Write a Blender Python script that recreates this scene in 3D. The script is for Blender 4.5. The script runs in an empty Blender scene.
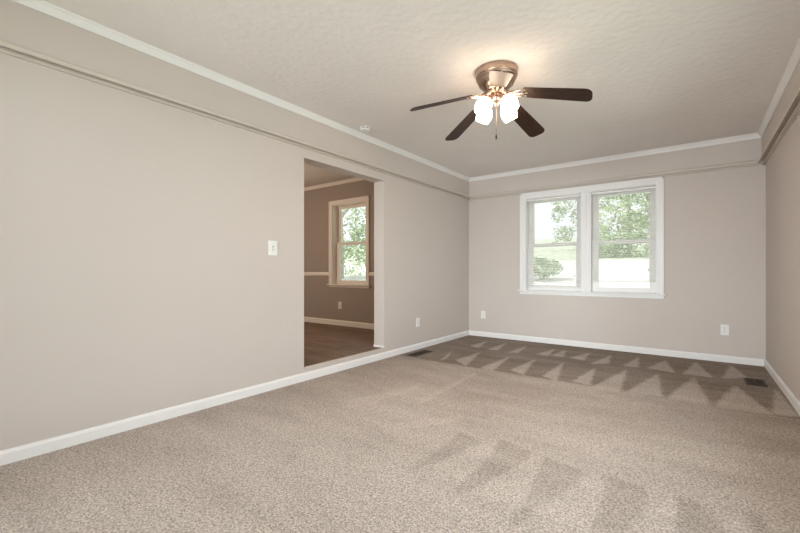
import bpy, bmesh, math, random
from mathutils import Vector, Matrix

S = bpy.context.scene
COL = S.collection
PI = math.pi
R = math.radians

# ---------------------------------------------------------------- camera
cam_d = bpy.data.cameras.new('camera')
cam = bpy.data.objects.new('camera', cam_d)
COL.objects.link(cam)
S.camera = cam
cam_d.sensor_fit = 'HORIZONTAL'
cam_d.sensor_width = 36.0
cam_d.lens = 394.61 / 800 * 36.0
cam_d.shift_y = 5.2546 / 800
cam_d.clip_start = 0.02
cam_d.clip_end = 300
cam.location = (2.8394, -5.5794, 0.9867)
cam.rotation_euler = (PI / 2, 0, 0.6435)

# ---------------------------------------------------------------- world, sun, daylight and fill lights, exposure
W = bpy.data.worlds.new('sky')
S.world = W
W.use_nodes = True
bg = W.node_tree.nodes['Background']
bg.inputs['Color'].default_value = (0.95, 0.98, 1.0, 1)
bg.inputs['Strength'].default_value = 1.0

sun_d = bpy.data.lights.new('sun', 'SUN')
sun = bpy.data.objects.new('sun', sun_d)
COL.objects.link(sun)
sun_d.energy = 2.4
sun_d.angle = R(2)
sun_d.color = (1.0, 0.96, 0.88)
sun.rotation_euler = Vector((0.60, 0.16, -0.78)).to_track_quat('-Z', 'Y').to_euler()


def area(name, loc, direction, sx, sy, power, color, portal=False):
    d = bpy.data.lights.new(name, 'AREA')
    d.shape = 'RECTANGLE'
    d.size = sx
    d.size_y = sy
    d.energy = power
    d.color = color
    o = bpy.data.objects.new(name, d)
    COL.objects.link(o)
    o.location = loc
    o.rotation_euler = Vector(direction).to_track_quat('-Z', 'Z').to_euler()
    if portal:
        d.cycles.is_portal = True
    return o


# fill lights added outside two added, unseen windows to even the light, and sky portals at the two windows in view
area('rear_fill_light', (1.9, -11.0, 1.7), (0, 1, -0.03), 4.0, 2.6, 580, (0.89, 0.94, 1.0))
area('side_fill_light', (5.60, -4.7, 2.1), (-1, 0.5, -0.25), 4.6, 2.4, 170, (0.84, 0.92, 1.0))
area('window_portal', (1.69, 0.17, 1.4), (0, -1, 0), 1.75, 1.35, 1, (1, 1, 1), True)
area('dining_portal', (-1.57, -0.90, 1.45), (0, -1, 0), 0.9, 1.4, 1, (1, 1, 1), True)
# the dining room's own ceiling lamp, out of frame
dl = bpy.data.lights.new('dining_lamp', 'POINT')
dl.energy = 40
dl.color = (1.0, 0.82, 0.66)
dl.shadow_soft_size = 0.12
dlo = bpy.data.objects.new('dining_lamp', dl)
COL.objects.link(dlo)
dlo.location = (-2.3, -3.0, 1.65)

S.view_settings.view_transform = 'Standard'
S.view_settings.look = 'None'
S.view_settings.exposure = 0.42
S.view_settings.gamma = 1.0
S.view_settings.use_curve_mapping = False
S.cycles.max_bounces = 10
S.cycles.diffuse_bounces = 7
S.cycles.transparent_max_bounces = 24
S.cycles.sample_clamp_indirect = 6
S.cycles.use_denoising = True

# ---------------------------------------------------------------- materials


def new_mat(name):
    m = bpy.data.materials.new(name)
    m.use_nodes = True
    nt = m.node_tree
    return m, nt, nt.nodes['Principled BSDF']


def lk(nt, a, b):
    nt.links.new(a, b)


def paint(name, col, rough=0.6, var=0.03, scale=3.0, bump=0.0, bscale=120.0, spec=0.3, bdist=0.002, detail=3.0):
    """A painted surface: very slight mottling and an optional roller or knockdown texture."""
    m, nt, b = new_mat(name)
    N = nt.nodes
    tc = N.new('ShaderNodeTexCoord')
    n = N.new('ShaderNodeTexNoise')
    n.inputs['Scale'].default_value = scale
    n.inputs['Detail'].default_value = 4
    lk(nt, tc.outputs['Object'], n.inputs['Vector'])
    r = N.new('ShaderNodeValToRGB')
    r.color_ramp.elements[0].position = 0.3
    r.color_ramp.elements[1].position = 0.7
    r.color_ramp.elements[0].color = tuple(c * (1 - var) for c in col) + (1,)
    r.color_ramp.elements[1].color = tuple(min(1, c * (1 + var)) for c in col) + (1,)
    lk(nt, n.outputs['Fac'], r.inputs['Fac'])
    lk(nt, r.outputs['Color'], b.inputs['Base Color'])
    b.inputs['Roughness'].default_value = rough
    b.inputs['Specular IOR Level'].default_value = spec
    if bump:
        n2 = N.new('ShaderNodeTexNoise')
        n2.inputs['Scale'].default_value = bscale
        n2.inputs['Detail'].default_value = detail
        lk(nt, tc.outputs['Object'], n2.inputs['Vector'])
        bp = N.new('ShaderNodeBump')
        bp.inputs['Strength'].default_value = bump
        bp.inputs['Distance'].default_value = bdist
        lk(nt, n2.outputs['Fac'], bp.inputs['Height'])
        lk(nt, bp.outputs['Normal'], b.inputs['Normal'])
    return m


def metal(name, col, rough=0.3):
    m, nt, b = new_mat(name)
    N = nt.nodes
    tc = N.new('ShaderNodeTexCoord')
    mp = N.new('ShaderNodeMapping')
    mp.inputs['Scale'].default_value = (1, 1, 40)
    lk(nt, tc.outputs['Object'], mp.inputs['Vector'])
    n = N.new('ShaderNodeTexNoise')
    n.inputs['Scale'].default_value = 12
    lk(nt, mp.outputs['Vector'], n.inputs['Vector'])
    mr = N.new('ShaderNodeMapRange')
    mr.inputs['To Min'].default_value = rough * 0.8
    mr.inputs['To Max'].default_value = rough * 1.2
    lk(nt, n.outputs['Fac'], mr.inputs['Value'])
    lk(nt, mr.outputs['Result'], b.inputs['Roughness'])
    b.inputs['Base Color'].default_value = col + (1,)
    b.inputs['Metallic'].default_value = 1.0
    return m


WALLC = (0.588, 0.524, 0.480)
M_wall = paint('wall_paint', WALLC, 0.55, 0.012, 1.5, 0.12, 160, 0.3)
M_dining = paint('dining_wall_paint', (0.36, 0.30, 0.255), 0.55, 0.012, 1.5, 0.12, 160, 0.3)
M_ceil = paint('ceiling_paint', (0.82, 0.78, 0.755), 0.85, 0.015, 2.0, 0.8, 20, 0.1, 0.008, 5.0)
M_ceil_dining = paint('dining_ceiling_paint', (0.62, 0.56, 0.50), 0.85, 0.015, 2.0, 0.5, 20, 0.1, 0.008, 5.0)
M_white = paint('white_trim_paint', (0.81, 0.79, 0.775), 0.35, 0.01, 3.0)
M_cream = paint('cream_trim_paint', (0.84, 0.78, 0.70), 0.4, 0.01, 3.0)
M_rail = paint('rail_paint', (0.60, 0.53, 0.47), 0.45, 0.01, 3.0)
M_plastic = paint('white_plastic', (0.83, 0.81, 0.78), 0.35, 0.005, 3.0)
M_slot = paint('dark_slot', (0.05, 0.045, 0.04), 0.6)
M_grey = paint('grey_plastic', (0.30, 0.29, 0.28), 0.5)
M_bronze = paint('brown_metal', (0.050, 0.036, 0.028), 0.6, 0.1, 30.0, spec=0.2)
M_duct = paint('duct_dark', (0.02, 0.017, 0.015), 0.8)
M_nickel = metal('brushed_nickel', (0.47, 0.35, 0.28), 0.28)
M_concrete = paint('pale_concrete', (0.72, 0.71, 0.69), 0.9, 0.06, 1.2, 0.2, 30)
M_lawn = paint('lawn', (0.56, 0.60, 0.48), 0.95, 0.25, 3.0, 0.5, 40)
M_bark = paint('bark', (0.50, 0.47, 0.43), 0.9, 0.3, 9.0, 0.8, 20)
M_siding = paint('outer_siding', (0.75, 0.74, 0.72), 0.7)


def carpet_mat():
    m, nt, b = new_mat('carpet_pile')
    N = nt.nodes
    tc = N.new('ShaderNodeTexCoord')
    at = N.new('ShaderNodeAttribute')
    at.attribute_name = 'pile'
    # soft uneven streaks in the lay of the pile
    n0 = N.new('ShaderNodeTexNoise')
    n0.inputs['Scale'].default_value = 2.6
    n0.inputs['Detail'].default_value = 5
    mp = N.new('ShaderNodeMapping')
    mp.inputs['Scale'].default_value = (0.55, 1.7, 1)
    mp.inputs['Rotation'].default_value = (0, 0, R(28))
    lk(nt, tc.outputs['Object'], mp.inputs['Vector'])
    lk(nt, mp.outputs['Vector'], n0.inputs['Vector'])
    ma = N.new('ShaderNodeMath')
    ma.operation = 'MULTIPLY_ADD'
    ma.inputs[1].default_value = 0.62
    lk(nt, n0.outputs['Fac'], ma.inputs[0])
    sb = N.new('ShaderNodeMath')
    sb.operation = 'SUBTRACT'
    sb.inputs[1].default_value = 0.31
    lk(nt, at.outputs['Fac'], sb.inputs[0])
    lk(nt, sb.outputs[0], ma.inputs[2])
    ramp = N.new('ShaderNodeValToRGB')
    ramp.color_ramp.elements[0].color = (0.165, 0.126, 0.100, 1)
    ramp.color_ramp.elements[1].color = (0.50, 0.437, 0.392, 1)
    lk(nt, ma.outputs[0], ramp.inputs['Fac'])
    # yarn speckle
    vo = N.new('ShaderNodeTexVoronoi')
    vo.inputs['Scale'].default_value = 250
    lk(nt, tc.outputs['Object'], vo.inputs['Vector'])
    sp = N.new('ShaderNodeSeparateColor')
    lk(nt, vo.outputs['Color'], sp.inputs['Color'])
    n1 = N.new('ShaderNodeTexNoise')
    n1.inputs['Scale'].default_value = 95
    n1.inputs['Detail'].default_value = 3
    lk(nt, tc.outputs['Object'], n1.inputs['Vector'])
    ad = N.new('ShaderNodeMath')
    ad.operation = 'MULTIPLY_ADD'
    ad.inputs[1].default_value = 0.45
    lk(nt, sp.outputs[0], ad.inputs[0])
    lk(nt, n1.outputs['Fac'], ad.inputs[2])
    r2 = N.new('ShaderNodeValToRGB')
    e = r2.color_ramp.elements
    e[0].position = 0.42
    e[0].color = (0.50, 0.475, 0.455, 1)
    e[1].position = 1.0
    e[1].color = (1.44, 1.44, 1.44, 1)
    lk(nt, ad.outputs[0], r2.inputs['Fac'])
    mx = N.new('ShaderNodeMix')
    mx.data_type = 'RGBA'
    mx.blend_type = 'MULTIPLY'
    mx.inputs['Factor'].default_value = 1.0
    lk(nt, ramp.outputs['Color'], mx.inputs['A'])
    lk(nt, r2.outputs['Color'], mx.inputs['B'])
    lk(nt, mx.outputs['Result'], b.inputs['Base Color'])
    b.inputs['Roughness'].default_value = 0.95
    b.inputs['Specular IOR Level'].default_value = 0.05
    bp = N.new('ShaderNodeBump')
    bp.inputs['Strength'].default_value = 0.3
    bp.inputs['Distance'].default_value = 0.003
    lk(nt, n1.outputs['Fac'], bp.inputs['Height'])
    lk(nt, bp.outputs['Normal'], b.inputs['Normal'])
    return m


M_carpet = carpet_mat()


def wood_mat(name, dark, light, scale, stretch, rough, spec=0.4):
    m, nt, b = new_mat(name)
    N = nt.nodes
    tc = N.new('ShaderNodeTexCoord')
    mp = N.new('ShaderNodeMapping')
    mp.inputs['Scale'].default_value = stretch
    lk(nt, tc.outputs['Object'], mp.inputs['Vector'])
    n = N.new('ShaderNodeTexNoise')
    n.inputs['Scale'].default_value = scale
    n.inputs['Detail'].default_value = 6
    n.inputs['Distortion'].default_value = 0.6
    lk(nt, mp.outputs['Vector'], n.inputs['Vector'])
    r = N.new('ShaderNodeValToRGB')
    r.color_ramp.elements[0].position = 0.32
    r.color_ramp.elements[1].position = 0.68
    r.color_ramp.elements[0].color = dark + (1,)
    r.color_ramp.elements[1].color = light + (1,)
    lk(nt, n.outputs['Fac'], r.inputs['Fac'])
    lk(nt, r.outputs['Color'], b.inputs['Base Color'])
    b.inputs['Roughness'].default_value = rough
    b.inputs['Specular IOR Level'].default_value = spec
    return m


M_blade = wood_mat('dark_walnut', (0.014, 0.007, 0.005), (0.046, 0.022, 0.013), 9, (1.0, 16, 4), 0.45, 0.25)


def plank_mat():
    m, nt, b = new_mat('dining_floor')
    N = nt.nodes
    tc = N.new('ShaderNodeTexCoord')
    br = N.new('ShaderNodeTexBrick')
    br.inputs['Scale'].default_value = 1.0
    br.inputs['Brick Width'].default_value = 0.9
    br.inputs['Row Height'].default_value = 0.15
    br.inputs['Mortar Size'].default_value = 0.0015
    br.inputs['Color1'].default_value = (0.15, 0.092, 0.058, 1)
    br.inputs['Color2'].default_value = (0.23, 0.145, 0.095, 1)
    br.inputs['Mortar'].default_value = (0.07, 0.045, 0.03, 1)
    mp0 = N.new('ShaderNodeMapping')
    mp0.inputs['Rotation'].default_value = (0, 0, 0)
    lk(nt, tc.outputs['Object'], mp0.inputs['Vector'])
    lk(nt, mp0.outputs['Vector'], br.inputs['Vector'])
    mp = N.new('ShaderNodeMapping')
    mp.inputs['Scale'].default_value = (1.5, 14, 1)
    lk(nt, tc.outputs['Object'], mp.inputs['Vector'])
    n = N.new('ShaderNodeTexNoise')
    n.inputs['Scale'].default_value = 2.5
    n.inputs['Detail'].default_value = 6
    lk(nt, mp.outputs['Vector'], n.inputs['Vector'])
    r = N.new('ShaderNodeValToRGB')
    r.color_ramp.elements[0].position = 0.3
    r.color_ramp.elements[0].color = (0.6, 0.58, 0.55, 1)
    r.color_ramp.elements[1].position = 0.7
    r.color_ramp.elements[1].color = (1.3, 1.3, 1.3, 1)
    lk(nt, n.outputs['Fac'], r.inputs['Fac'])
    mx = N.new('ShaderNodeMix')
    mx.data_type = 'RGBA'
    mx.blend_type = 'MULTIPLY'
    mx.inputs['Factor'].default_value = 1.0
    lk(nt, br.outputs['Color'], mx.inputs['A'])
    lk(nt, r.outputs['Color'], mx.inputs['B'])
    lk(nt, mx.outputs['Result'], b.inputs['Base Color'])
    b.inputs['Roughness'].default_value = 0.5
    return m


M_plank = plank_mat()


def glass_mat():
    m = bpy.data.materials.new('window_glass')
    m.use_nodes = True
    nt = m.node_tree
    N = nt.nodes
    for n in list(N):
        N.remove(n)
    out = N.new('ShaderNodeOutputMaterial')
    mix = N.new('ShaderNodeMixShader')
    tr = N.new('ShaderNodeBsdfTransparent')
    tr.inputs['Color'].default_value = (0.96, 0.98, 0.97, 1)
    gl = N.new('ShaderNodeBsdfGlossy')
    gl.inputs['Roughness'].default_value = 0.03
    lw = N.new('ShaderNodeLayerWeight')
    lw.inputs['Blend'].default_value = 0.12
    lk(nt, lw.outputs['Fresnel'], mix.inputs['Fac'])
    lk(nt, tr.outputs[0], mix.inputs[1])
    lk(nt, gl.outputs[0], mix.inputs[2])
    lk(nt, mix.outputs[0], out.inputs['Surface'])
    return m


M_glass = glass_mat()


def translucent_mat(name, col, fac, var=0.0, scale=2.0):
    m = bpy.data.materials.new(name)
    m.use_nodes = True
    nt = m.node_tree
    N = nt.nodes
    for n in list(N):
        N.remove(n)
    out = N.new('ShaderNodeOutputMaterial')
    mix = N.new('ShaderNodeMixShader')
    mix.inputs['Fac'].default_value = fac
    d = N.new('ShaderNodeBsdfDiffuse')
    t = N.new('ShaderNodeBsdfTranslucent')
    tc = N.new('ShaderNodeTexCoord')
    n = N.new('ShaderNodeTexNoise')
    n.inputs['Scale'].default_value = scale
    lk(nt, tc.outputs['Object'], n.inputs['Vector'])
    r = N.new('ShaderNodeValToRGB')
    r.color_ramp.elements[0].position = 0.35
    r.color_ramp.elements[1].position = 0.65
    r.color_ramp.elements[0].color = tuple(c * (1 - var) for c in col) + (1,)
    r.color_ramp.elements[1].color = tuple(min(1, c * (1 + var)) for c in col) + (1,)
    lk(nt, n.outputs['Fac'], r.inputs['Fac'])
    lk(nt, r.outputs['Color'], d.inputs['Color'])
    lk(nt, r.outputs['Color'], t.inputs['Color'])
    lk(nt, d.outputs[0], mix.inputs[1])
    lk(nt, t.outputs[0], mix.inputs[2])
    lk(nt, mix.outputs[0], out.inputs['Surface'])
    return m


M_slat = translucent_mat('blind_vinyl', (0.84, 0.83, 0.80), 0.18)
M_leaf = translucent_mat('hazed_leaves', (0.55, 0.62, 0.44), 0.45, 0.3, 1.5)  # leaf green paled so the colour carries the window glare and haze
M_leaf2 = translucent_mat('olive_leaves', (0.50, 0.57, 0.42), 0.45, 0.3, 1.5)  # olive green, paled for the same glare


def lamp_mat(name, col, strength):
    m, nt, b = new_mat(name)
    N = nt.nodes
    b.inputs['Base Color'].default_value = (0.9, 0.88, 0.84, 1)
    b.inputs['Roughness'].default_value = 0.4
    b.inputs['Emission Color'].default_value = col + (1,)
    b.inputs['Emission Strength'].default_value = strength
    return m


M_shade = lamp_mat('lit_frosted_glass', (1.0, 0.77, 0.57), 11.5)
M_bulb = lamp_mat('lit_bulb', (1.0, 0.77, 0.56), 240.0)

# ---------------------------------------------------------------- mesh helpers


def add_box(bm, x0, x1, y0, y1, z0, z1, bevel=0.0):
    tmp = bmesh.new()
    bmesh.ops.create_cube(tmp, size=1.0)
    bmesh.ops.scale(tmp, vec=(x1 - x0, y1 - y0, z1 - z0), verts=tmp.verts)
    bmesh.ops.translate(tmp, vec=((x0 + x1) / 2, (y0 + y1) / 2, (z0 + z1) / 2), verts=tmp.verts)
    if bevel:
        bmesh.ops.bevel(tmp, geom=list(tmp.edges), offset=bevel, segments=2, affect='EDGES', profile=0.7)
    merge(bm, tmp)
    return bm


def merge(bm, tmp):
    vs = {}
    for v in tmp.verts:
        vs[v] = bm.verts.new(v.co)
    for f in tmp.faces:
        try:
            bm.faces.new([vs[v] for v in f.verts])
        except ValueError:
            pass
    tmp.free()


def box(*a, **k):
    return add_box(bmesh.new(), *a, **k)


def add_prism(bm, pts, a, b, axis):
    """Extrude a closed 2-D outline along 'x' (outline in y,z), 'y' (outline in x,z) or 'z' (outline in x,y)."""
    def mk(p, t):
        return {'x': (t, p[0], p[1]), 'y': (p[0], t, p[1]), 'z': (p[0], p[1], t)}[axis]
    A = [bm.verts.new(mk(p, a)) for p in pts]
    B = [bm.verts.new(mk(p, b)) for p in pts]
    n = len(pts)
    for i in range(n):
        bm.faces.new((A[i], A[(i + 1) % n], B[(i + 1) % n], B[i]))
    bm.faces.new(A)
    bm.faces.new(B)
    return bm


def add_lathe(bm, prof, n=32, mat=None, cap0=True, cap1=True):
    rings = []
    for r, z in prof:
        ring = []
        for i in range(n):
            a = 2 * PI * i / n
            v = Vector((r * math.cos(a), r * math.sin(a), z))
            if mat:
                v = mat @ v
            ring.append(bm.verts.new(v))
        rings.append(ring)
    for a, b in zip(rings[:-1], rings[1:]):
        for i in range(n):
            bm.faces.new((a[i], a[(i + 1) % n], b[(i + 1) % n], b[i]))
    if cap0:
        bm.faces.new(rings[0])
    if cap1:
        bm.faces.new(rings[-1])
    return bm


def add_tube(bm, pts, r, n=10, cap=True):
    pts = [Vector(p) for p in pts]
    rings = []
    for i, p in enumerate(pts):
        d = (pts[min(i + 1, len(pts) - 1)] - pts[max(i - 1, 0)]).normalized()
        up = Vector((0, 0, 1)) if abs(d.z) < 0.95 else Vector((1, 0, 0))
        s = d.cross(up).normalized()
        t = s.cross(d)
        rr = r[i] if isinstance(r, (list, tuple)) else r
        rings.append([bm.verts.new(p + s * rr * math.cos(2 * PI * k / n) + t * rr * math.sin(2 * PI * k / n)) for k in range(n)])
    for a, b in zip(rings[:-1], rings[1:]):
        for i in range(n):
            bm.faces.new((a[i], a[(i + 1) % n], b[(i + 1) % n], b[i]))
    if cap:
        bm.faces.new(rings[0])
        bm.faces.new(rings[-1])
    return bm


def obj(name, bm, mat, parent=None, smooth=False, **props):
    bmesh.ops.recalc_face_normals(bm, faces=bm.faces)
    me = bpy.data.meshes.new(name)
    bm.to_mesh(me)
    bm.free()
    me.materials.append(mat)
    if smooth:
        for p in me.polygons:
            p.use_smooth = True
    o = bpy.data.objects.new(name, me)
    COL.objects.link(o)
    if parent is not None:
        o.parent = parent
    for k, v in props.items():
        o[k] = v
    return o


def struct(name, bm, mat, parent=None, **k):
    o = obj(name, bm, mat, parent, **k)
    if parent is None:
        o['kind'] = 'structure'
    return o


def empty(name, loc=(0, 0, 0), rz=0.0, **props):
    o = bpy.data.objects.new(name, None)
    o.empty_display_size = 0.1
    COL.objects.link(o)
    o.location = loc
    o.rotation_euler = (0, 0, rz)
    for k, v in props.items():
        o[k] = v
    return o


# ---------------------------------------------------------------- the room
RW = 3.4223          # width
H = 2.44             # ceiling
YR = -6.60           # rear wall
DF = 0.122           # raised dining floor
OY0, OY1, OZ = -3.242, -2.097, 2.022      # opening to the dining room
TH = 0.148
DY = -1.07           # dining room's window wall
DX = -4.4
DYF = -4.7
RAIL = 2.105
F1 = 0.015           # how far the upper wall stands proud (left, back)
F2 = 0.034           # right

# carpet: a fine grid whose pile lay (vacuum strokes) and broad tone are stored per vertex
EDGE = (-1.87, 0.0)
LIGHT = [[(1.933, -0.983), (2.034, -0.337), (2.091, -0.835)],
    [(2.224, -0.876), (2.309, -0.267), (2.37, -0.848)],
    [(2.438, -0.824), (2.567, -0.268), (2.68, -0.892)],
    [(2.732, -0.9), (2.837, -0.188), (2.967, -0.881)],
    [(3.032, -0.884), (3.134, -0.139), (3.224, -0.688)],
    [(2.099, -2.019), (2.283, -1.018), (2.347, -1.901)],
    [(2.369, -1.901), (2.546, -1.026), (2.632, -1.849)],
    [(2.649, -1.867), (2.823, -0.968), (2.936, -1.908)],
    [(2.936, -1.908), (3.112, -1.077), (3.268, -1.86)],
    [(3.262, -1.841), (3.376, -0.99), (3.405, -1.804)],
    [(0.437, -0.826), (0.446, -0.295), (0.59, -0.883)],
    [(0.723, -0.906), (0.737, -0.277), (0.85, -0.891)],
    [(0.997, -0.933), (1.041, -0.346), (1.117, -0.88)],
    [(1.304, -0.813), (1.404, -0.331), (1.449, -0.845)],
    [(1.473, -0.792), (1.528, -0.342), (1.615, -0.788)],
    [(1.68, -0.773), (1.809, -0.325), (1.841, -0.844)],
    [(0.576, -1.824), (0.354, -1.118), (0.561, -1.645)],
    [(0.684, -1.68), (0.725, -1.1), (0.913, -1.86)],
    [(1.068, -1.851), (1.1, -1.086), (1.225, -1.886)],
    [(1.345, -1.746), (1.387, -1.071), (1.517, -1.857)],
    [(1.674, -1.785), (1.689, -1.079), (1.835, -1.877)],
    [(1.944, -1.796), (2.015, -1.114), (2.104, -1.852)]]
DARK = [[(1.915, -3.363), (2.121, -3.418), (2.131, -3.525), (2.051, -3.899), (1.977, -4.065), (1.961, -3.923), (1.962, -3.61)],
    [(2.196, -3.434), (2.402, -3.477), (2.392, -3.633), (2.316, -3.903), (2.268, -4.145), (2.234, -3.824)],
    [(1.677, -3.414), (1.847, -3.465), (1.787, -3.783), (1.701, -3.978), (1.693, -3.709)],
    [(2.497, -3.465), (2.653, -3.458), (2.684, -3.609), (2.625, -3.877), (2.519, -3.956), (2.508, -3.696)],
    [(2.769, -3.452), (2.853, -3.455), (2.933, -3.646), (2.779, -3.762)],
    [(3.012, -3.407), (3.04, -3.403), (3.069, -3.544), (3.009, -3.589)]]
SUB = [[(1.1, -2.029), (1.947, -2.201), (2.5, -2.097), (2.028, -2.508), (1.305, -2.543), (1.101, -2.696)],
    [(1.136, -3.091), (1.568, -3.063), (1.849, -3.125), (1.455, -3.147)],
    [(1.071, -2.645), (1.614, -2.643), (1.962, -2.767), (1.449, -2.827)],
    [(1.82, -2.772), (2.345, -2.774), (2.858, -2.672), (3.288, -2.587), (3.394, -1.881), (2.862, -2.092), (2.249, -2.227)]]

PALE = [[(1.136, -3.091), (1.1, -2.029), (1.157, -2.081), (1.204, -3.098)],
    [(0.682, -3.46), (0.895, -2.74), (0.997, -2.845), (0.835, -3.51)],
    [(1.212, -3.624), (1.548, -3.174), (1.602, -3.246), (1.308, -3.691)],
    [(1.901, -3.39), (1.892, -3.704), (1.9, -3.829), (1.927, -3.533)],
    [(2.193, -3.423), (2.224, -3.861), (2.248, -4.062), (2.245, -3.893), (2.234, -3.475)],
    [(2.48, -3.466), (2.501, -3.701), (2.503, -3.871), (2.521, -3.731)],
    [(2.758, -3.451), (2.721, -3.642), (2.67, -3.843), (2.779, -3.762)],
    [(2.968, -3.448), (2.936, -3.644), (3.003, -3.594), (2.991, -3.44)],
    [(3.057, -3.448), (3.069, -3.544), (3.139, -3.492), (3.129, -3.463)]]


def inside(p, poly):
    x, y = p
    c = False
    n = len(poly)
    j = n - 1
    for i in range(n):
        xi, yi = poly[i]
        xj, yj = poly[j]
        if (yi > y) != (yj > y) and x < (xj - xi) * (y - yi) / (yj - yi) + xi:
            c = not c
        j = i
    return c


def make_carpet():
    nx, ny = 172, 264
    bm = bmesh.new()
    grid = []
    for j in range(ny + 1):
        row = []
        for i in range(nx + 1):
            row.append(bm.verts.new((RW * i / nx, YR * j / ny, 0)))
        grid.append(row)
    for j in range(ny):
        for i in range(nx):
            bm.faces.new((grid[j][i], grid[j + 1][i], grid[j + 1][i + 1], grid[j][i + 1]))
    me_o = obj('floor', bm, M_carpet)
    me_o['kind'] = 'structure'
    me = me_o.data
    at = me.attributes.new('pile', 'FLOAT', 'POINT')
    rnd = random.Random(4)
    for v in me.vertices:
        x, y = v.co.x, v.co.y
        val = 0.0
        for dx, dy in ((0, 0), (0.008, 0.004), (-0.008, 0.004), (0.0, -0.009)):
            p = (x + dx + rnd.gauss(0, 0.005), y + dy + rnd.gauss(0, 0.005))
            # front edge of the freshly vacuumed band along the window wall
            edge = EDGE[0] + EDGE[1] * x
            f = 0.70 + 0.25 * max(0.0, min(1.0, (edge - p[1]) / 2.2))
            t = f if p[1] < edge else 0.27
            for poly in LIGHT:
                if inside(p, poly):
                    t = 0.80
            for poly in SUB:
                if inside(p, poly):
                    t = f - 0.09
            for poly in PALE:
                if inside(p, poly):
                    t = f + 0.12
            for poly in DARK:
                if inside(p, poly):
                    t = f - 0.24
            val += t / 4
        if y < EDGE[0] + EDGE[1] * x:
            # darker towards the left wall and, further from the camera, towards the right wall
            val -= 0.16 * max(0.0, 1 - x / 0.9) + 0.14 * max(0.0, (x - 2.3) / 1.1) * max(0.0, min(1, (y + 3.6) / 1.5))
        at.data[v.index].value = max(0.0, min(1.0, val))
    return me_o


make_carpet()

# ceilings
struct('ceiling', box(-TH, RW + 0.2, YR - 0.2, 0.2, H, H + 0.18), M_ceil)
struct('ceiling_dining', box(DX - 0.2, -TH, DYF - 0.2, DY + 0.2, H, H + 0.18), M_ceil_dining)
struct('floor_dining', box(DX, -0.012, DYF, DY, -0.1, DF), M_plank)

# left wall with the wide opening, the riser below it and the proud upper wall
bm = bmesh.new()
add_box(bm, -TH, 0, YR, OY0, -0.1, RAIL + 0.045)
add_box(bm, -TH, 0, OY1, 0, -0.1, RAIL + 0.045)
add_box(bm, -TH, 0, OY0, OY1, OZ, RAIL + 0.045)
add_box(bm, -0.012, 0, OY0, OY1, -0.1, DF - 0.022)
add_box(bm, -TH, F1, YR, 0, RAIL + 0.045, H)
struct('wall_left', bm, M_wall)

# back wall around the twin window
WX0, WX1, WZ0, WZ1 = 0.890, 2.475, 0.725, 2.030
bm = bmesh.new()
add_box(bm, -TH, WX0, 0, 0.2, -0.1, RAIL + 0.045)
add_box(bm, WX1, RW + 0.2, 0, 0.2, -0.1, RAIL + 0.045)
add_box(bm, WX0, WX1, 0, 0.2, -0.1, WZ0 - 0.02)
add_box(bm, WX0, WX1, 0, 0.2, WZ1, RAIL + 0.045)
add_box(bm, 0, RW, -F1, 0.2, RAIL + 0.045, H)
struct('wall_back', bm, M_wall)

# right wall, with an added, unseen window beside the camera that lets in fill light
VY0, VY1, VZ0, VZ1 = -4.85, -2.0, 0.35, 2.08
bm = bmesh.new()
add_box(bm, RW, RW + 0.2, YR - 0.2, VY0, -0.1, RAIL + 0.045)
add_box(bm, RW, RW + 0.2, VY1, 0.0, -0.1, RAIL + 0.045)
add_box(bm, RW, RW + 0.2, VY0, VY1, -0.1, VZ0)
add_box(bm, RW, RW + 0.2, VY0, VY1, VZ1, RAIL + 0.045)
add_box(bm, RW - F2, RW + 0.2, YR, 0, RAIL + 0.045, H)
struct('wall_right', bm, M_wall)

# rear wall, behind the camera, with an added window that lets in fill light
QX0, QX1, QZ0, QZ1 = 0.45, 3.05, 0.25, 2.15
bm = bmesh.new()
add_box(bm, -TH, QX0, YR - 0.2, YR, -0.1, H)
add_box(bm, QX1, RW, YR - 0.2, YR, -0.1, H)
add_box(bm, QX0, QX1, YR - 0.2, YR, -0.1, QZ0)
add_box(bm, QX0, QX1, YR - 0.2, YR, QZ1, H)
struct('wall_rear', bm, M_wall)

# dining room shell
UX0, UX1, UZ0, UZ1 = -1.925, -1.180, 0.785, 2.080
bm = bmesh.new()
add_box(bm, DX - 0.2, UX0, DY, DY + 0.2, -0.1, H)
add_box(bm, UX1, -TH, DY, DY + 0.2, -0.1, H)
add_box(bm, UX0, UX1, DY, DY + 0.2, -0.1, UZ0 - 0.02)
add_box(bm, UX0, UX1, DY, DY + 0.2, UZ1, H)
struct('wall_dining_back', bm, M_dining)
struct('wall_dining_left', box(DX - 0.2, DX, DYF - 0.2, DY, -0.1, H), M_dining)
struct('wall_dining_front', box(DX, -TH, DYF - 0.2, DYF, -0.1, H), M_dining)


# ---- baseboards, rails and crown mouldings as profiles run along the walls
def base_prof(s):            # distance from wall, height
    return [(0, 0), (s * 0.014, 0), (s * 0.014, 0.056), (s * 0.011, 0.064), (s * 0.006, 0.0725), (0, 0.0725)]


def crown_prof(w, s, z1=2.386, proj=0.028):
    zs = H - z1
    return [(w, z1), (w + s * 0.006, z1), (w + s * 0.008, z1 + zs * 0.22), (w + s * proj * 0.45, z1 + zs * 0.42), (w + s * proj * 0.72, z1 + zs * 0.70),
            (w + s * proj * 0.92, z1 + zs * 0.80), (w + s * proj, z1 + zs * 0.86), (w + s * proj, H), (w, H)]


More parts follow.
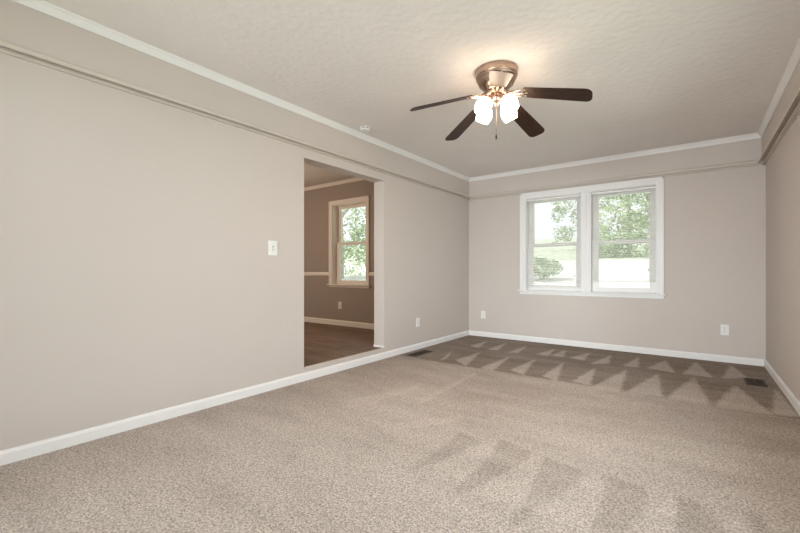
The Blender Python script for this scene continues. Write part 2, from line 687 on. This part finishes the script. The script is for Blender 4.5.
def rail_prof(w, s, up):     # w lower wall face, up = how far the upper wall stands proud
    lo = 0.017 + (up - F1) * 0.7
    return [(w, RAIL), (w + s * lo, RAIL), (w + s * lo, RAIL + 0.014), (w + s * 0.003, RAIL + 0.016), (w + s * 0.003, RAIL + 0.036),
            (w + s * (up + 0.022), RAIL + 0.036), (w + s * (up + 0.022), RAIL + 0.022), (w + s * (up + 0.029), RAIL + 0.020), (w + s * (up + 0.030), RAIL + 0.044),
            (w + s * (up + 0.022), RAIL + 0.050), (w + s * (up + 0.008), RAIL + 0.056), (w + s * up, RAIL + 0.058), (w, RAIL + 0.058)]


struct('baseboard_left', add_prism(bmesh.new(), [(p[0], p[1]) for p in base_prof(1)], YR, 0, 'y'), M_white)
struct('baseboard_back', add_prism(bmesh.new(), [(-p[0], p[1]) for p in base_prof(1)], 0.0, RW, 'x'), M_white)
struct('baseboard_right', add_prism(bmesh.new(), [(RW - p[0], p[1]) for p in base_prof(1)], YR, 0, 'y'), M_white)
struct('baseboard_dining', add_prism(bmesh.new(), [(DY - p[0], DF + p[1] * 1.15) for p in base_prof(1)], DX, -TH, 'x'), M_cream)
struct('trim_1', add_prism(bmesh.new(), crown_prof(F1, 1), YR, 0, 'y'), M_white)
struct('trim_2', add_prism(bmesh.new(), crown_prof(-F1, -1), 0, RW, 'x'), M_white)
struct('trim_3', add_prism(bmesh.new(), crown_prof(RW - F2, -1, 2.386, 0.034), YR, 0, 'y'), M_white)
struct('trim_4', add_prism(bmesh.new(), crown_prof(DY, -1, 2.396, 0.045), DX, -TH, 'x'), M_cream)
struct('trim_5', add_prism(bmesh.new(), rail_prof(0, 1, F1), YR, 0, 'y'), M_rail)
struct('trim_6', add_prism(bmesh.new(), rail_prof(0, -1, F1), 0, RW, 'x'), M_rail)
struct('trim_7', add_prism(bmesh.new(), rail_prof(RW, -1, F2), YR, 0, 'y'), M_rail)
# chair rail of the dining room (either side of the window casing)
cr = [(DY, 0.92), (DY - 0.010, 0.92), (DY - 0.016, 0.932), (DY - 0.016, 0.962), (DY - 0.010, 0.980), (DY, 0.980)]
bm = bmesh.new()
add_prism(bm, cr, DX, -1.993, 'x')
add_prism(bm, cr, -1.117, -TH, 'x')
struct('trim_8', bm, M_cream)
# nosing of the raised dining floor and the little shoe end on the jamb
struct('trim_9', box(-0.012, 0.007, OY0, OY1, DF - 0.022, DF, bevel=0.002), M_rail)
struct('trim_10', box(-TH + 0.002, 0.006, OY1 - 0.014, OY1 + 0.0, DF, DF + 0.020, bevel=0.003), M_white)


# ---- windows
def sash(parent, x0, x1, z0, z1, y0, y1, st, top, bot, mat):
    bm = bmesh.new()
    add_box(bm, x0, x0 + st, y0, y1, z0, z1, bevel=0.003)
    add_box(bm, x1 - st, x1, y0, y1, z0, z1, bevel=0.003)
    add_box(bm, x0 + st, x1 - st, y0, y1, z1 - top, z1, bevel=0.003)
    add_box(bm, x0 + st, x1 - st, y0, y1, z0, z0 + bot, bevel=0.003)
    s = obj('sash', bm, mat, parent)
    ym = (y0 + y1) / 2
    obj('glass', box(x0 + st - 0.004, x1 - st + 0.004, ym - 0.002, ym + 0.002, z0 + bot - 0.004, z1 - top + 0.004), M_glass, s)
    return s


def casing_prof_box(bm, x0, x1, z0, z1, y, d):
    add_box(bm, x0, x1, y - d, y, z0, z1, bevel=0.004)


def window(name, yw, x0, x1, units, z0, z1, cas, mat, zmid, casz, zapr, ear, depth=0.2, st=0.055):
    """A cased double-hung window. units = [(x0, x1), ...] clear openings."""
    w = empty(name, ((x0 + x1) / 2, yw, z0), kind='structure')
    off = Vector(w.location)
    grp = []

    def part(nm, bm, m, parent=w):
        o = obj(nm, bm, m, parent)
        grp.append(o)
        return o
    bm = bmesh.new()
    ux0, ux1 = units[0][0], units[-1][1]
    add_box(bm, x0, ux0 + 0.004, yw - 0.018, yw, z0, casz, bevel=0.004)
    add_box(bm, ux1 - 0.004, x1, yw - 0.018, yw, z0, casz, bevel=0.004)
    add_box(bm, ux0 + 0.004, ux1 - 0.004, yw - 0.018, yw, z1 - 0.004, casz, bevel=0.004)
    # raised back-band on the outer edge
    add_box(bm, x0, x0 + 0.022, yw - 0.024, yw - 0.016, z0, casz, bevel=0.003)
    add_box(bm, x1 - 0.022, x1, yw - 0.024, yw - 0.016, z0, casz, bevel=0.003)
    add_box(bm, x0, x1, yw - 0.024, yw - 0.016, casz - 0.022, casz, bevel=0.003)
    part('casing', bm, mat)
    bm = bmesh.new()
    add_box(bm, ux0 - 0.0, ux0 + 0.014, yw, yw + depth - 0.03, z0, z1)
    add_box(bm, ux1 - 0.014, ux1 + 0.0, yw, yw + depth - 0.03, z0, z1)
    add_box(bm, ux0 + 0.014, ux1 - 0.014, yw, yw + depth - 0.03, z1 - 0.014, z1)
    part('jamb', bm, mat)
    for a, b in zip(units[:-1], units[1:]):
        bm = bmesh.new()
        add_box(bm, a[1] - 0.014, b[0] + 0.014, yw + 0.004, yw + depth - 0.03, z0, z1 - 0.014)
        add_box(bm, a[1] + 0.006, b[0] - 0.040, yw - 0.018, yw + 0.004, z0, z1 - 0.004, bevel=0.004)
        add_box(bm, b[0] - 0.040, b[0] - 0.002, yw - 0.006, yw + 0.004, z0, z1 - 0.004, bevel=0.002)
        part('mullion', bm, mat)
    bm = bmesh.new()
    add_box(bm, ux0, ux1, yw - 0.002, yw + depth, z0 - 0.02, z0)
    add_box(bm, x0 - ear, x1 + ear, yw - 0.045, yw - 0.0, z0 - 0.018, z0, bevel=0.005)
    part('sill', bm, mat)
    part('apron', box(x0, x1, yw - 0.016, yw, zapr, z0 - 0.018, bevel=0.004), mat)
    for a, b in units:
        lo = sash(w, a + 0.016, b - 0.016, z0 + 0.002, zmid + 0.022, yw + 0.075, yw + 0.108, st, 0.040, 0.062, mat)
        up = sash(w, a + 0.016, b - 0.016, zmid - 0.022, z1 - 0.016, yw + 0.112, yw + 0.145, st, 0.050, 0.040, mat)
        k = obj('sash_lock', box((a + b) / 2 - 0.03, (a + b) / 2 + 0.03, yw + 0.066, yw + 0.09, zmid + 0.022, zmid + 0.034, bevel=0.003), mat, lo)
        grp.extend([lo, up])
    # children were built in world space; keep them there under the empty
    for o in w.children:
        o.matrix_parent_inverse = Matrix.Translation(-off)
    return w


window('window_1', 0.0, 0.817, 2.539, [(0.890, 1.640), (1.735, 2.475)], WZ0, WZ1, 0.07, M_white, 1.365, 2.104, 0.668, 0.022, 0.2, 0.072)
window('window_2', DY, -1.993, -1.117, [(UX0, UX1)], UZ0, UZ1, 0.06, M_cream, 1.44, 2.14, 0.735, 0.02, 0.2, 0.062)
# unseen rear window, added for the fill light: frame with one mullion and glass
w3 = empty('added_window_rear', (0, 0, 0), kind='structure')
bm = bmesh.new()
add_box(bm, QX0, QX0 + 0.06, YR - 0.14, YR + 0.02, QZ0, QZ1)
add_box(bm, QX1 - 0.06, QX1, YR - 0.14, YR + 0.02, QZ0, QZ1)
add_box(bm, QX0, QX1, YR - 0.14, YR + 0.02, QZ0, QZ0 + 0.06)
add_box(bm, QX0, QX1, YR - 0.14, YR + 0.02, QZ1 - 0.06, QZ1)
add_box(bm, 1.72, 1.78, YR - 0.14, YR - 0.06, QZ0, QZ1)
obj('frame', bm, M_white, w3)
obj('glass', box(QX0 + 0.05, QX1 - 0.05, YR - 0.105, YR - 0.100, QZ0 + 0.05, QZ1 - 0.05), M_glass, w3)

w4 = empty('added_window_side', (0, 0, 0), kind='structure')  # unseen side window, added so the fill light can enter
bm = bmesh.new()
add_box(bm, RW - 0.02, RW + 0.14, VY0, VY0 + 0.06, VZ0, VZ1)
add_box(bm, RW - 0.02, RW + 0.14, VY1 - 0.06, VY1, VZ0, VZ1)
add_box(bm, RW - 0.02, RW + 0.14, VY0 + 0.06, VY1 - 0.06, VZ0, VZ0 + 0.06)
add_box(bm, RW - 0.02, RW + 0.14, VY0 + 0.06, VY1 - 0.06, VZ1 - 0.06, VZ1)
add_box(bm, RW + 0.06, RW + 0.14, -3.48, -3.42, VZ0 + 0.06, VZ1 - 0.06)
obj('frame', bm, M_white, w4)
obj('glass', box(RW + 0.100, RW + 0.105, VY0 + 0.05, VY1 - 0.05, VZ0 + 0.05, VZ1 - 0.05), M_glass, w4)


# ---------------------------------------------------------------- outside
def ground_z(y):
    return -0.35 + 0.112 * max(0.0, y - 0.2) if y < 60 else 6.3


def terrain(name, outline_x, ys, mat, lift=0.0):
    bm = bmesh.new()
    rows = []
    for y in ys:
        x0, x1 = outline_x(y)
        n = 24
        rows.append([bm.verts.new((x0 + (x1 - x0) * i / n, y, ground_z(y) + lift)) for i in range(n + 1)])
    for a, b in zip(rows[:-1], rows[1:]):
        for i in range(len(a) - 1):
            bm.faces.new((a[i], a[i + 1], b[i + 1], b[i]))
    return struct(name, bm, mat)


terrain('ground', lambda y: (-60, 40), [-14, -8, 0.2, 4, 8, 12, 16, 20, 26, 34, 44, 60], M_lawn)
terrain('driveway', lambda y: (-9.5 - 0.9 * y if y > 3 else -12.2, 0.9 + 0.12 * y), [1.2, 3, 6, 9, 12, 15, 17.5], M_concrete, 0.02)


def tree(name, label, x, y, h, spread, trunk_r, n, mat, seed, crown0=0.32, group='trees beyond the driveway'):
    rnd = random.Random(seed)
    z0 = ground_z(y)
    t = empty(name, (x, y, z0), label=label, category='tree', group=group)
    bm = bmesh.new()
    add_tube(bm, [(0, 0, -0.2), (0.05, 0, h * 0.25), (-0.05, 0.04, h * 0.5), (0, 0, h * 0.8)], [trunk_r * 1.25, trunk_r, trunk_r * 0.8, trunk_r * 0.3], 10)
    for k in range(6):
        a = rnd.uniform(0, 2 * PI)
        zz = h * rnd.uniform(0.3, 0.6)
        L = spread * rnd.uniform(0.45, 0.8)
        add_tube(bm, [(0, 0, zz), (math.cos(a) * L * 0.5, math.sin(a) * L * 0.5, zz + h * 0.12), (math.cos(a) * L, math.sin(a) * L, zz + h * 0.17)], [trunk_r * 0.45, trunk_r * 0.3, trunk_r * 0.1], 6)
    obj('trunk', bm, M_bark, t)
    bm = bmesh.new()
    cl = []
    for k in range(26):
        a = rnd.uniform(0, 2 * PI)
        rr = spread * math.sqrt(rnd.uniform(0.02, 1)) * 0.8
        zz = h * rnd.uniform(crown0, 0.95)
        cl.append((math.cos(a) * rr, math.sin(a) * rr, zz, spread * rnd.uniform(0.28, 0.45)))
    for k in range(n):
        c = cl[k % len(cl)]
        v = Vector((rnd.gauss(0, 1), rnd.gauss(0, 1), rnd.gauss(0, 1))).normalized() * c[3] * rnd.uniform(0.3, 1.0) ** 0.5
        p = Vector(c[:3]) + v
        s = rnd.uniform(0.07, 0.14)
        q = Matrix.Rotation(rnd.uniform(0, 2 * PI), 3, Vector((rnd.gauss(0, 1), rnd.gauss(0, 1), rnd.gauss(0, 1))).normalized())
        vs = [bm.verts.new(p + q @ Vector(c2)) for c2 in ((-s, 0, 0), (0, -s * 0.45, s * 0.1), (s, 0, 0), (0, s * 0.45, s * 0.1))]
        bm.faces.new(vs)
    obj('foliage', bm, mat, t)
    return t


tree('tree', 'wide leafy green tree seen through the right half of the twin window', -0.2, 20.0, 8.0, 2.35, 0.10, 9000, M_leaf, 1, 0.04)
tree('tree', 'leafy green tree seen through the left half of the twin window', -4.3, 26.5, 9.0, 2.3, 0.09, 5000, M_leaf2, 2, 0.12)
tree('tree', 'pale barked leafy tree filling the dining room window', -11.6, 8.6, 7.0, 2.3, 0.16, 6000, M_leaf, 5, 0.12, 'trees outside the dining room window')


def shrub(label, x, y, r, h, n, mat, seed):
    rnd = random.Random(seed)
    t = empty('shrub', (x, y, ground_z(y)), label=label, category='shrub')
    bm = bmesh.new()
    for k in range(7):
        a = rnd.uniform(0, 2 * PI)
        add_tube(bm, [(0, 0, -0.05), (math.cos(a) * r * 0.3, math.sin(a) * r * 0.3, h * 0.5), (math.cos(a) * r * 0.6, math.sin(a) * r * 0.6, h * 0.85)], [0.02, 0.014, 0.006], 6)
    obj('stem', bm, M_bark, t)
    bm = bmesh.new()
    for k in range(n):
        v = Vector((rnd.gauss(0, 1), rnd.gauss(0, 1), rnd.gauss(0, 1))).normalized() * rnd.uniform(0.25, 1.0) ** 0.5
        p = Vector((v.x * r, v.y * r, h * 0.55 + v.z * h * 0.45))
        s = rnd.uniform(0.05, 0.09)
        q = Matrix.Rotation(rnd.uniform(0, 2 * PI), 3, Vector((rnd.gauss(0, 1), rnd.gauss(0, 1), rnd.gauss(0, 1))).normalized())
        vs = [bm.verts.new(p + q @ Vector(c2)) for c2 in ((-s, 0, 0), (0, -s * 0.45, 0.01), (s, 0, 0), (0, s * 0.45, 0.01))]
        bm.faces.new(vs)
    obj('foliage', bm, mat, t)


shrub('low green shrub behind the lower left pane of the twin window', -1.75, 9.3, 0.75, 0.85, 1000, M_leaf2, 11)

# ---------------------------------------------------------------- blinds


def blind(label, x0, x1, ztop, zbot, n, tilt):
    y = 0.030
    b = empty('window_blind', ((x0 + x1) / 2, y, ztop), label=label, category='blind', group='mini blinds in the twin window')
    hw = (x1 - x0) / 2
    L = ztop - zbot
    obj('headrail', box(-hw, hw, -0.016, 0.016, -0.026, 0.0, bevel=0.002), M_plastic, b)
    bm = bmesh.new()
    top, bot = -0.040, -L + 0.022
    for k in range(n):
        z = top + (bot - top) * k / (n - 1)
        c, s = math.cos(tilt), math.sin(tilt)
        pts = []
        for u, w in ((-0.0115, 0.0), (-0.006, 0.0014), (0, 0.002), (0.006, 0.0014), (0.0115, 0.0)):
            pts.append((u * c - w * s, u * s + w * c))
        up = [bm.verts.new((-hw + 0.004, p[0], z + p[1])) for p in pts]
        dn = [bm.verts.new((hw - 0.004, p[0], z + p[1])) for p in pts]
        for i in range(4):
            bm.faces.new((up[i], up[i + 1], dn[i + 1], dn[i]))
    obj('slats', bm, M_slat, b)
    obj('bottom_rail', box(-hw + 0.002, hw - 0.002, -0.012, 0.012, -L, -L + 0.013, bevel=0.003), M_plastic, b)
    for fx in (-0.72, 0.0, 0.72):
        bm = bmesh.new()
        for yy in (-0.0125, 0.0125):
            add_tube(bm, [(fx * hw, yy, -0.026), (fx * hw, yy, -L + 0.01)], 0.0005, 5)
        obj('ladder_cord', bm, M_plastic, b)
    c = obj('lift_cord', add_tube(bmesh.new(), [(hw - 0.075, -0.019, -0.02), (hw - 0.075, -0.021, -L * 0.86)], 0.0016, 6), M_plastic, b)
    obj('tassel', add_lathe(bmesh.new(), [(0.003, 0.012), (0.006, 0.0), (0.007, -0.02), (0.004, -0.026)], 10, Matrix.Translation((hw - 0.075, -0.021, -L * 0.86))), M_plastic, c, smooth=True)
    return b


blind('white mini blind in the left half of the twin window, lowered to the sill', 0.908, 1.622, 2.012, 0.775, 56, R(22))
blind('white mini blind in the right half of the twin window, stopping above the sill', 1.753, 2.457, 2.012, 0.858, 52, R(19))

# ---------------------------------------------------------------- wall plates


def outlet(name, label, loc, rz, w=0.072, h=0.116, group='outlet plates low on the walls'):
    """Built facing -y; rz turns it to its wall."""
    o = empty(name, loc, rz, label=label, category='outlet', group=group)
    obj('plate', box(-w / 2, w / 2, -0.006, 0.0, -h / 2, h / 2, bevel=0.003), M_plastic, o)
    for s in (1, -1):
        pts = []
        for k in range(20):
            a = 2 * PI * k / 20
            pts.append((0.0165 * max(-0.82, min(0.82, math.cos(a))) / 0.82, s * 0.0195 + 0.0145 * math.sin(a)))
        f = obj('receptacle', add_prism(bmesh.new(), [(p[0], p[1]) for p in pts], -0.0075, -0.005, 'y'), M_plastic, o)
        bm = bmesh.new()
        add_box(bm, -0.0075, -0.0050, -0.0078, -0.0070, s * 0.0195 - 0.002, s * 0.0195 + 0.006)
        add_box(bm, 0.0050, 0.0075, -0.0078, -0.0070, s * 0.0195 - 0.002, s * 0.0195 + 0.005)
        add_box(bm, -0.002, 0.002, -0.0078, -0.0070, s * 0.0195 - 0.010, s * 0.0195 - 0.006)
        obj('slot', bm, M_slot, f)
    bm = add_lathe(bmesh.new(), [(0.003, 0.0), (0.003, 0.0015), (0.001, 0.002)], 10, Matrix.Translation((0, -0.006, 0)) @ Matrix.Rotation(PI / 2, 4, 'X'))
    obj('screw', bm, M_grey, o)
    return o


outlet('wall_outlet', 'white outlet plate on the left wall past the dining room opening', (0.0, -1.418, 0.343), PI / 2)
outlet('wall_outlet', 'white outlet plate on the window wall near the left corner', (0.245, 0.0, 0.334), 0)
outlet('wall_outlet', 'white outlet plate on the window wall near the right corner', (3.09, 0.0, 0.352), 0)
outlet('wall_outlet', 'cream outlet plate under the dining room window', (-1.75, DY, 0.447), 0)

sw = empty('light_switch', (0.0, -3.572, 1.186), PI / 2, label='white single toggle switch plate on the left wall before the opening', category='light switch')
obj('plate', box(-0.043, 0.043, -0.006, 0.0, -0.061, 0.061, bevel=0.003), M_plastic, sw)
obj('toggle', box(-0.005, 0.005, -0.017, -0.004, -0.012, 0.006, bevel=0.002), M_plastic, sw)
obj('toggle_bezel', box(-0.009, 0.009, -0.0068, -0.0050, -0.016, 0.016), M_grey, sw)
for s in (1, -1):
    obj('screw', add_lathe(bmesh.new(), [(0.003, 0.0), (0.003, 0.0012), (0.001, 0.0018)], 10, Matrix.Translation((0, -0.006, s * 0.03)) @ Matrix.Rotation(PI / 2, 4, 'X')), M_grey, sw)

# ---------------------------------------------------------------- floor registers


def register(label, cx, cy, wx, wy):
    o = empty('floor_vent', (cx, cy, 0.0), label=label, category='floor vent', group='brown floor vents')
    bm = bmesh.new()
    t = 0.018
    add_box(bm, -wx / 2, -wx / 2 + t, -wy / 2, wy / 2, 0.0, 0.006, bevel=0.002)
    add_box(bm, wx / 2 - t, wx / 2, -wy / 2, wy / 2, 0.0, 0.006, bevel=0.002)
    add_box(bm, -wx / 2 + t, wx / 2 - t, -wy / 2, -wy / 2 + t, 0.0, 0.006, bevel=0.002)
    add_box(bm, -wx / 2 + t, wx / 2 - t, wy / 2 - t, wy / 2, 0.0, 0.006, bevel=0.002)
    obj('frame', bm, M_bronze, o)
    bm = bmesh.new()
    n = int((wy - 2 * t) / 0.014)
    for k in range(n):
        y = -wy / 2 + t + (k + 0.5) * (wy - 2 * t) / n
        add_box(bm, -wx / 2 + t, wx / 2 - t, y - 0.003, y + 0.003, 0.0012, 0.0045)
    add_box(bm, -0.004, 0.004, -wy / 2 + t, wy / 2 - t, 0.001, 0.005)
    obj('louvers', bm, M_bronze, o)
    obj('duct_opening', box(-wx / 2 + t, wx / 2 - t, -wy / 2 + t, wy / 2 - t, 0.0003, 0.001), M_duct, o)
    obj('lever', box(wx / 2 - 0.045, wx / 2 - 0.030, -0.004, 0.004, 0.004, 0.011, bevel=0.001), M_bronze, o)
    return o


register('brown metal floor vent in the carpet by the right wall', 3.262, -0.868, 0.142, 0.262)
register('brown metal floor vent in the carpet along the left baseboard', 0.170, -1.619, 0.128, 0.375)

# ---------------------------------------------------------------- smoke alarm
sm = empty('smoke_alarm', (0.172, -2.612, H), label='small round white smoke alarm on the ceiling by the left crown moulding', category='smoke alarm')
obj('mount', add_lathe(bmesh.new(), [(0.050, 0.0), (0.050, -0.006), (0.044, -0.008)], 32), M_plastic, sm, smooth=False)
vr = obj('vent_ring', add_lathe(bmesh.new(), [(0.040, -0.008), (0.040, -0.022)], 32), M_grey, sm)
for k in range(6):
    rb = box(0.036, 0.050, -0.005, 0.005, -0.023, -0.007)
    bmesh.ops.transform(rb, matrix=Matrix.Rotation(2 * PI * (k + 0.3) / 6, 4, 'Z'), verts=rb.verts)
    obj('rib', rb, M_plastic, vr)
obj('cover', add_lathe(bmesh.new(), [(0.052, -0.021), (0.053, -0.028), (0.047, -0.036), (0.028, -0.040), (0.010, -0.041)], 32), M_plastic, sm)

# ---------------------------------------------------------------- ceiling fan
FX, FY = 1.684, -2.877
FAN = empty('ceiling_fan', (FX, FY, H), label='flush mount ceiling fan with five dark wood blades and four lit glass shades', category='ceiling fan')
HZ = -0.165          # hub level the blade arms leave from, below the ceiling
obj('canopy', add_lathe(bmesh.new(), [(0.146, 0.0), (0.149, -0.004), (0.149, -0.046), (0.147, -0.052), (0.142, -0.054)], 48), M_nickel, FAN, smooth=True)
obj('motor_housing', add_lathe(bmesh.new(), [(0.142, -0.050), (0.144, -0.060), (0.141, -0.066), (0.136, -0.070), (0.133, -0.082), (0.122, -0.104), (0.100, -0.124), (0.086, -0.134), (0.082, -0.146), (0.070, -0.152)], 48), M_nickel, FAN, smooth=True)
obj('hub', add_lathe(bmesh.new(), [(0.055, -0.150), (0.078, -0.156), (0.078, -0.172), (0.060, -0.178)], 40), M_nickel, FAN, smooth=True)

DROOP = R(15.0)
PITCH = R(-12)
R0, R1, BW0, BW1 = 0.198, 0.645, 0.112, 0.136
AZ0 = 8.0


def blade_bm():
    """Rounded walnut blade, along +x, pitched about its own axis and drooping outwards."""
    out = []
    n = 10
    for s in (1, -1):
        pass
    xs = []
    # outline, counter-clockwise
    pts = []
    rc1, rc0 = 0.045, 0.020
    for k in range(n + 1):
        a = -PI / 2 + (PI / 2) * k / n
        pts.append((R1 - rc1 + rc1 * math.cos(a), -BW1 / 2 + rc1 + rc1 * math.sin(a)))
    for k in range(n + 1):
        a = (PI / 2) * k / n
        pts.append((R1 - rc1 + rc1 * math.cos(a), BW1 / 2 - rc1 + rc1 * math.sin(a)))
    for k in range(n + 1):
        a = PI / 2 + (PI / 2) * k / n
        pts.append((R0 + rc0 + rc0 * math.cos(a), BW0 / 2 - rc0 + rc0 * math.sin(a)))
    for k in range(n + 1):
        a = PI + (PI / 2) * k / n
        pts.append((R0 + rc0 + rc0 * math.cos(a), -BW0 / 2 + rc0 + rc0 * math.sin(a)))
    bm = add_prism(bmesh.new(), pts, -0.003, 0.003, 'z')
    return bm


def arm_bm():
    bm = bmesh.new()
    # two curved prongs from the hub plate to the blade, and a plate under the blade
    for s in (1, -1):
        add_tube(bm, [(0.066, s * 0.012, 0.004), (0.100, s * 0.014, -0.012), (0.140, s * 0.026, -0.014), (0.170, s * 0.036, -0.006), (0.210, s * 0.034, -0.005)], [0.006, 0.006, 0.006, 0.006, 0.005], 8)
    add_tube(bm, [(0.075, 0, 0.004), (0.110, 0, -0.012), (0.150, 0, -0.013), (0.185, 0, -0.007), (0.222, 0, -0.005)], [0.010, 0.010, 0.008, 0.008, 0.006], 8)
    for px, py in ((0.210, 0.034), (0.210, -0.034), (0.222, 0.0)):
        add_lathe(bm, [(0.002, -0.0085), (0.006, -0.0075), (0.007, -0.005), (0.007, -0.002)], 12, Matrix.Translation((px, py, 0)))
    return bm


hubpt = Matrix.Translation((0, 0, HZ))
pitchm = Matrix.Translation((0.07, 0, 0)) @ Matrix.Rotation(DROOP, 4, 'Y') @ Matrix.Translation((-0.07, 0, 0)) @ Matrix.Rotation(PITCH, 4, 'X')
b0 = blade_bm()
bmesh.ops.transform(b0, matrix=hubpt @ pitchm, verts=b0.verts)
blade = obj('blade', b0, M_blade, FAN)
a0 = arm_bm()
bmesh.ops.transform(a0, matrix=hubpt @ pitchm, verts=a0.verts)
arm = obj('blade_arm', a0, M_nickel, FAN, smooth=True)
for k in range(5):
    if k == 0:
        bb, aa = blade, arm
    else:
        bb, aa = blade.copy(), arm.copy()
        for o in (bb, aa):
            COL.objects.link(o)
            o.parent = FAN
    for o in (bb, aa):
        o.rotation_euler = (0, 0, R(AZ0 + 72 * k))

# light kit: fitter, four curved arms with holders, shades and bulbs
obj('light_fitter', add_lathe(bmesh.new(), [(0.040, -0.176), (0.044, -0.184), (0.050, -0.200), (0.048, -0.216), (0.030, -0.230), (0.016, -0.236), (0.012, -0.250), (0.005, -0.256)], 32), M_nickel, FAN, smooth=True)
SAZ = 293.0
TILT = R(33)
shade_prof = [(0.020, 0.0), (0.034, -0.006), (0.048, -0.022), (0.056, -0.045), (0.057, -0.068), (0.053, -0.092), (0.047, -0.112)]
inner = [(r - 0.003, z) for r, z in shade_prof][::-1]
first = None
for k in range(4):
    a = SAZ + 45 + 90 * k
    if k == 0:
        bm = add_tube(bmesh.new(), [(0.040, 0, -0.200), (0.062, 0, -0.206), (0.078, 0, -0.216), (0.086, 0, -0.226)], [0.008, 0.008, 0.008, 0.009], 10)
        top = Matrix.Translation((0.086, 0, -0.222)) @ Matrix.Rotation(-TILT, 4, 'Y')
        add_lathe(bm, [(0.010, 0.010), (0.024, 0.004), (0.027, -0.010), (0.026, -0.020)], 20, top)
        la = obj('lamp_arm', bm, M_nickel, FAN, smooth=True)
        bm = add_lathe(bmesh.new(), shade_prof + inner, 28, top @ Matrix.Translation((0, 0, -0.010)), False, False)
        sh = obj('lamp_shade', bm, M_shade, FAN, smooth=True)
        bm = add_lathe(bmesh.new(), [(0.010, -0.020), (0.013, -0.035), (0.026, -0.060), (0.029, -0.078), (0.022, -0.096), (0.006, -0.104)], 18, top)
        bu = obj('bulb', bm, M_bulb, sh, smooth=True)
        first = (la, sh, bu)
        la.rotation_euler = sh.rotation_euler = (0, 0, R(a))
    else:
        la, sh, bu = (o.copy() for o in first)
        for o in (la, sh, bu):
            COL.objects.link(o)
        la.parent = FAN
        sh.parent = FAN
        bu.parent = sh
        la.rotation_euler = sh.rotation_euler = (0, 0, R(a))
pc = obj('pull_chain', add_tube(bmesh.new(), [(0.012, -0.028, -0.222), (0.012, -0.030, -0.34), (0.012, -0.030, -0.475)], 0.0016, 6), M_nickel, FAN)
obj('fob', add_lathe(bmesh.new(), [(0.002, 0.004), (0.005, -0.002), (0.0065, -0.014), (0.0055, -0.026), (0.002, -0.032)], 12, Matrix.Translation((0.012, -0.030, -0.475))), M_bronze, pc, smooth=True)
